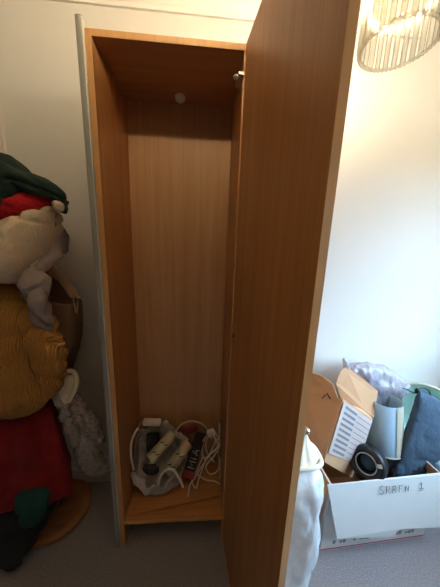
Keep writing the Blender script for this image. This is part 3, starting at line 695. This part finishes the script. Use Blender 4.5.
# -------------------------------------------------- milky plastic laundry bag
pl = thing('laundry_bag', 'tall milky plastic bag with a gathered top standing beside the open door', 'bag', (.72, -.2, 0))
Yp = -.20
def pr(x, y, z, hw, t, dx=0): return (Vector((x-hw, Yp, z)), Vector((x+hw, Yp, z)), t)
rr_ = at(319, 466, Yp)
X0 = rr_.x - .100; ZR = rr_.z + .055
rows = [pr(X0, 0, ZR-.01, .080, .055), pr(X0+.002, 0, ZR-.08, .092, .085), pr(X0+.002, 0, ZR-.2, .092, .088), pr(X0+.012, 0, ZR-.33, .102, .09), pr(X0+.006, 0, ZR-.45, .095, .09), pr(X0+.004, 0, ZR-.58, .095, .09), pr(X0, 0, .006, .085, .085)]
link('bag_body', cloth(rows, amp=.006, freq=6, pleats=5, pamp=.003, seed=40, power=3.4, cr=.008, an=(10, 6, 5)), M['milky'], pl, smooth=True)
bm = bmesh.new(); ring = []
for k in range(48):
    a = 2*PI*k/48; cx_, sx_ = math.cos(a), math.sin(a)
    ring.append(Vector((X0+.004+.085*math.copysign(abs(cx_)**.6, cx_), Yp+.055*math.copysign(abs(sx_)**.6, sx_), ZR)))
tube(bm, ring, .008, 8, closed=True); link('rim', bm, M['milky_rim'], pl, smooth=True)
kn = at(306, 433, Yp)
bm = bmesh.new(); prv = None; NT = 48
for i in range(13):
    s = i/12; c_ = Vector((X0+.004, Yp, ZR)).lerp(kn, s); k_ = (1-s)**1.25*.95+.06
    rg = []
    for j in range(NT):
        a = 2*PI*j/NT; w_ = 1+.10*math.sin(11*a+s)*(1-s)**.3*(s > 0)
        rg.append(bm.verts.new(c_ + Vector((math.cos(a)*.084*k_*w_, math.sin(a)*.053*k_*w_, 0))))
    if prv:
        for j in range(NT): bm.faces.new((prv[j], prv[(j+1) % NT], rg[(j+1) % NT], rg[j]))
    prv = rg
bm.faces.new(prv); link('gathered_top', bm, M['milky_rim'], pl, smooth=True)['label'] = 'cream gathered top'
bm = bmesh.new(); lathe(bm, [(.001, -.013), (.008, -.011), (.0125, -.004), (.0125, .004), (.008, .011), (.001, .013)], kn+Vector((0, 0, .008)), 20)
link('toggle', bm, M['steel'], pl, smooth=True)['label'] = 'silver ball toggle'

# -------------------------------------------------------------- chandelier
CX, CY, ZB, CR = .8505, -.1848, 1.95, .0845
ch = thing('chandelier', 'lit chandelier of hanging clear glass rods to the right of the door', 'chandelier', (CX, CY, CEIL))
NRD = 26
rodm = None
for k in range(NRD):
    a = 2*PI*k/NRD; bm = bmesh.new()
    lathe(bm, [(.001, -.003), (.0055, 0), (.0066, .004), (.0066, .250), (.001, .252)], (CX+CR*math.cos(a), CY+CR*math.sin(a), ZB+.004), 10)
    link('glass_rod', bm, M['rod'], ch, smooth=True)
for zz, r_ in ((ZB+.004, .0042), (ZB+.258, .005)):
    bm = bmesh.new(); tube(bm, [(CX+CR*math.cos(2*PI*k/60), CY+CR*math.sin(2*PI*k/60), zz) for k in range(60)] if zz > 2 else [(CX+CR*math.cos(2*PI*k/156), CY+CR*math.sin(2*PI*k/156), zz) for k in range(156)], r_ if zz > 2 else [(.0026, .0050, .0050)[k % 3] for k in range(156)], 8, closed=True)
    link('hoop', bm, M['rod'] if zz < 2 else M['chrome'], ch, smooth=True)
bm = bmesh.new()
for k in range(3):
    a = 2*PI*k/3+.4; tube(bm, [(CX, CY, ZB+.29), (CX+CR*math.cos(a), CY+CR*math.sin(a), ZB+.258)], .003, 8)
tube(bm, [(CX, CY, ZB+.28), (CX, CY, CEIL-.02)], .004, 10); lathe(bm, [(.045, 0), (.045, -.012), (.02, -.022), (.001, -.023)], (CX, CY, CEIL-.0005), 32)
lathe(bm, [(.016, .20), (.018, .22), (.018, .28), (.001, .30)], (CX, CY, ZB), 24)
link('stem', bm, M['chrome'], ch, smooth=True)
bm = bmesh.new(); lathe(bm, [(.001, .070), (.030, .072), (.056, .088), (.068, .104), (.0665, .105), (.054, .091), (.029, .075), (.001, .073)], (CX, CY, ZB), 40, cap=False)
o = link('bulb_shield', bm, M['frost'], ch, smooth=True); o['label'] = 'frosted glass dish added under the bulb to shade the wall below'  # dish added to keep bulb light off the wall below
bm = bmesh.new(); lathe(bm, [(.001, .102), (.012, .108), (.021, .122), (.023, .138), (.018, .158), (.012, .178), (.012, .198)], (CX, CY, ZB), 24)
link('bulb', bm, M['bulb'], ch, smooth=True)

# ------------------------------------------------------------------- light
# ------------------------------------------------------------------ light
LX, LY = .28, -1.0
cl = thing('added_ceiling_light', 'added unseen drum shaped warm ceiling light with a solid underside above the open floor', 'ceiling light', (LX, LY, CEIL))  # lamp added out of view to warm the wardrobe interior
bm = bmesh.new(); lathe(bm, [(.155, -.0005), (.160, -.004), (.160, -.016), (.150, -.018)], (LX, LY, CEIL), 48)
link('ceiling_plate', bm, M['chrome'], cl, smooth=False)
bm = bmesh.new(); lathe(bm, [(.148, -.018), (.150, -.022), (.150, -.104), (.148, -.108)], (LX, LY, CEIL), 48, cap=False)
link('fill_diffuser', bm, M['fill_glow'], cl, smooth=True)
bm = bmesh.new(); lathe(bm, [(.150, -.108), (.228, -.104), (.228, -.112), (.150, -.126), (.001, -.128)], (LX, LY, CEIL), 48)
o = link('cutoff_dish', bm, M['black_plastic'], cl); o['label'] = 'added dark flange that holds lamp light off the floor'  # wide underside added so the lamp's light fades downwards
w = bpy.data.worlds.new('world'); SC.world = w; w.use_nodes = True
bg = w.node_tree.nodes['Background']; bg.inputs[0].default_value = (.50, .73, 1.0, 1); bg.inputs[1].default_value = 36
wn = w.node_tree; tcw = wn.nodes.new('ShaderNodeTexCoord'); sp = wn.nodes.new('ShaderNodeSeparateXYZ'); rw = wn.nodes.new('ShaderNodeValToRGB')
rw.color_ramp.elements[0].position = .0; rw.color_ramp.elements[0].color = (.045, .05, .04, 1)     # dim ground outside
rw.color_ramp.elements[1].position = .06; rw.color_ramp.elements[1].color = (.48, .72, 1.0, 1)
wn.links.new(tcw.outputs['Generated'], sp.inputs[0]); wn.links.new(sp.outputs['Z'], rw.inputs['Fac']); wn.links.new(rw.outputs[0], bg.inputs[0])
ld = bpy.data.lights.new('window_portal', 'AREA'); ld.shape = 'RECTANGLE'; ld.size = WY1-WY0; ld.size_y = WZ1-WZ0; ld.cycles.is_portal = True
lo = bpy.data.objects.new('window_portal', ld); COL.objects.link(lo); lo.location = (XR+.11, (WY0+WY1)/2, (WZ0+WZ1)/2); lo.rotation_euler = (PI/2, 0, PI/2)
SC.view_settings.view_transform = 'Standard'; SC.view_settings.look = 'None'; SC.view_settings.gamma = 1; SC.view_settings.use_curve_mapping = False
SC.view_settings.exposure = 0.04
SC.cycles.max_bounces = 10; SC.cycles.diffuse_bounces = 6; SC.cycles.transparent_max_bounces = 24; SC.cycles.use_denoising = True
SC.cycles.sample_clamp_indirect = 6
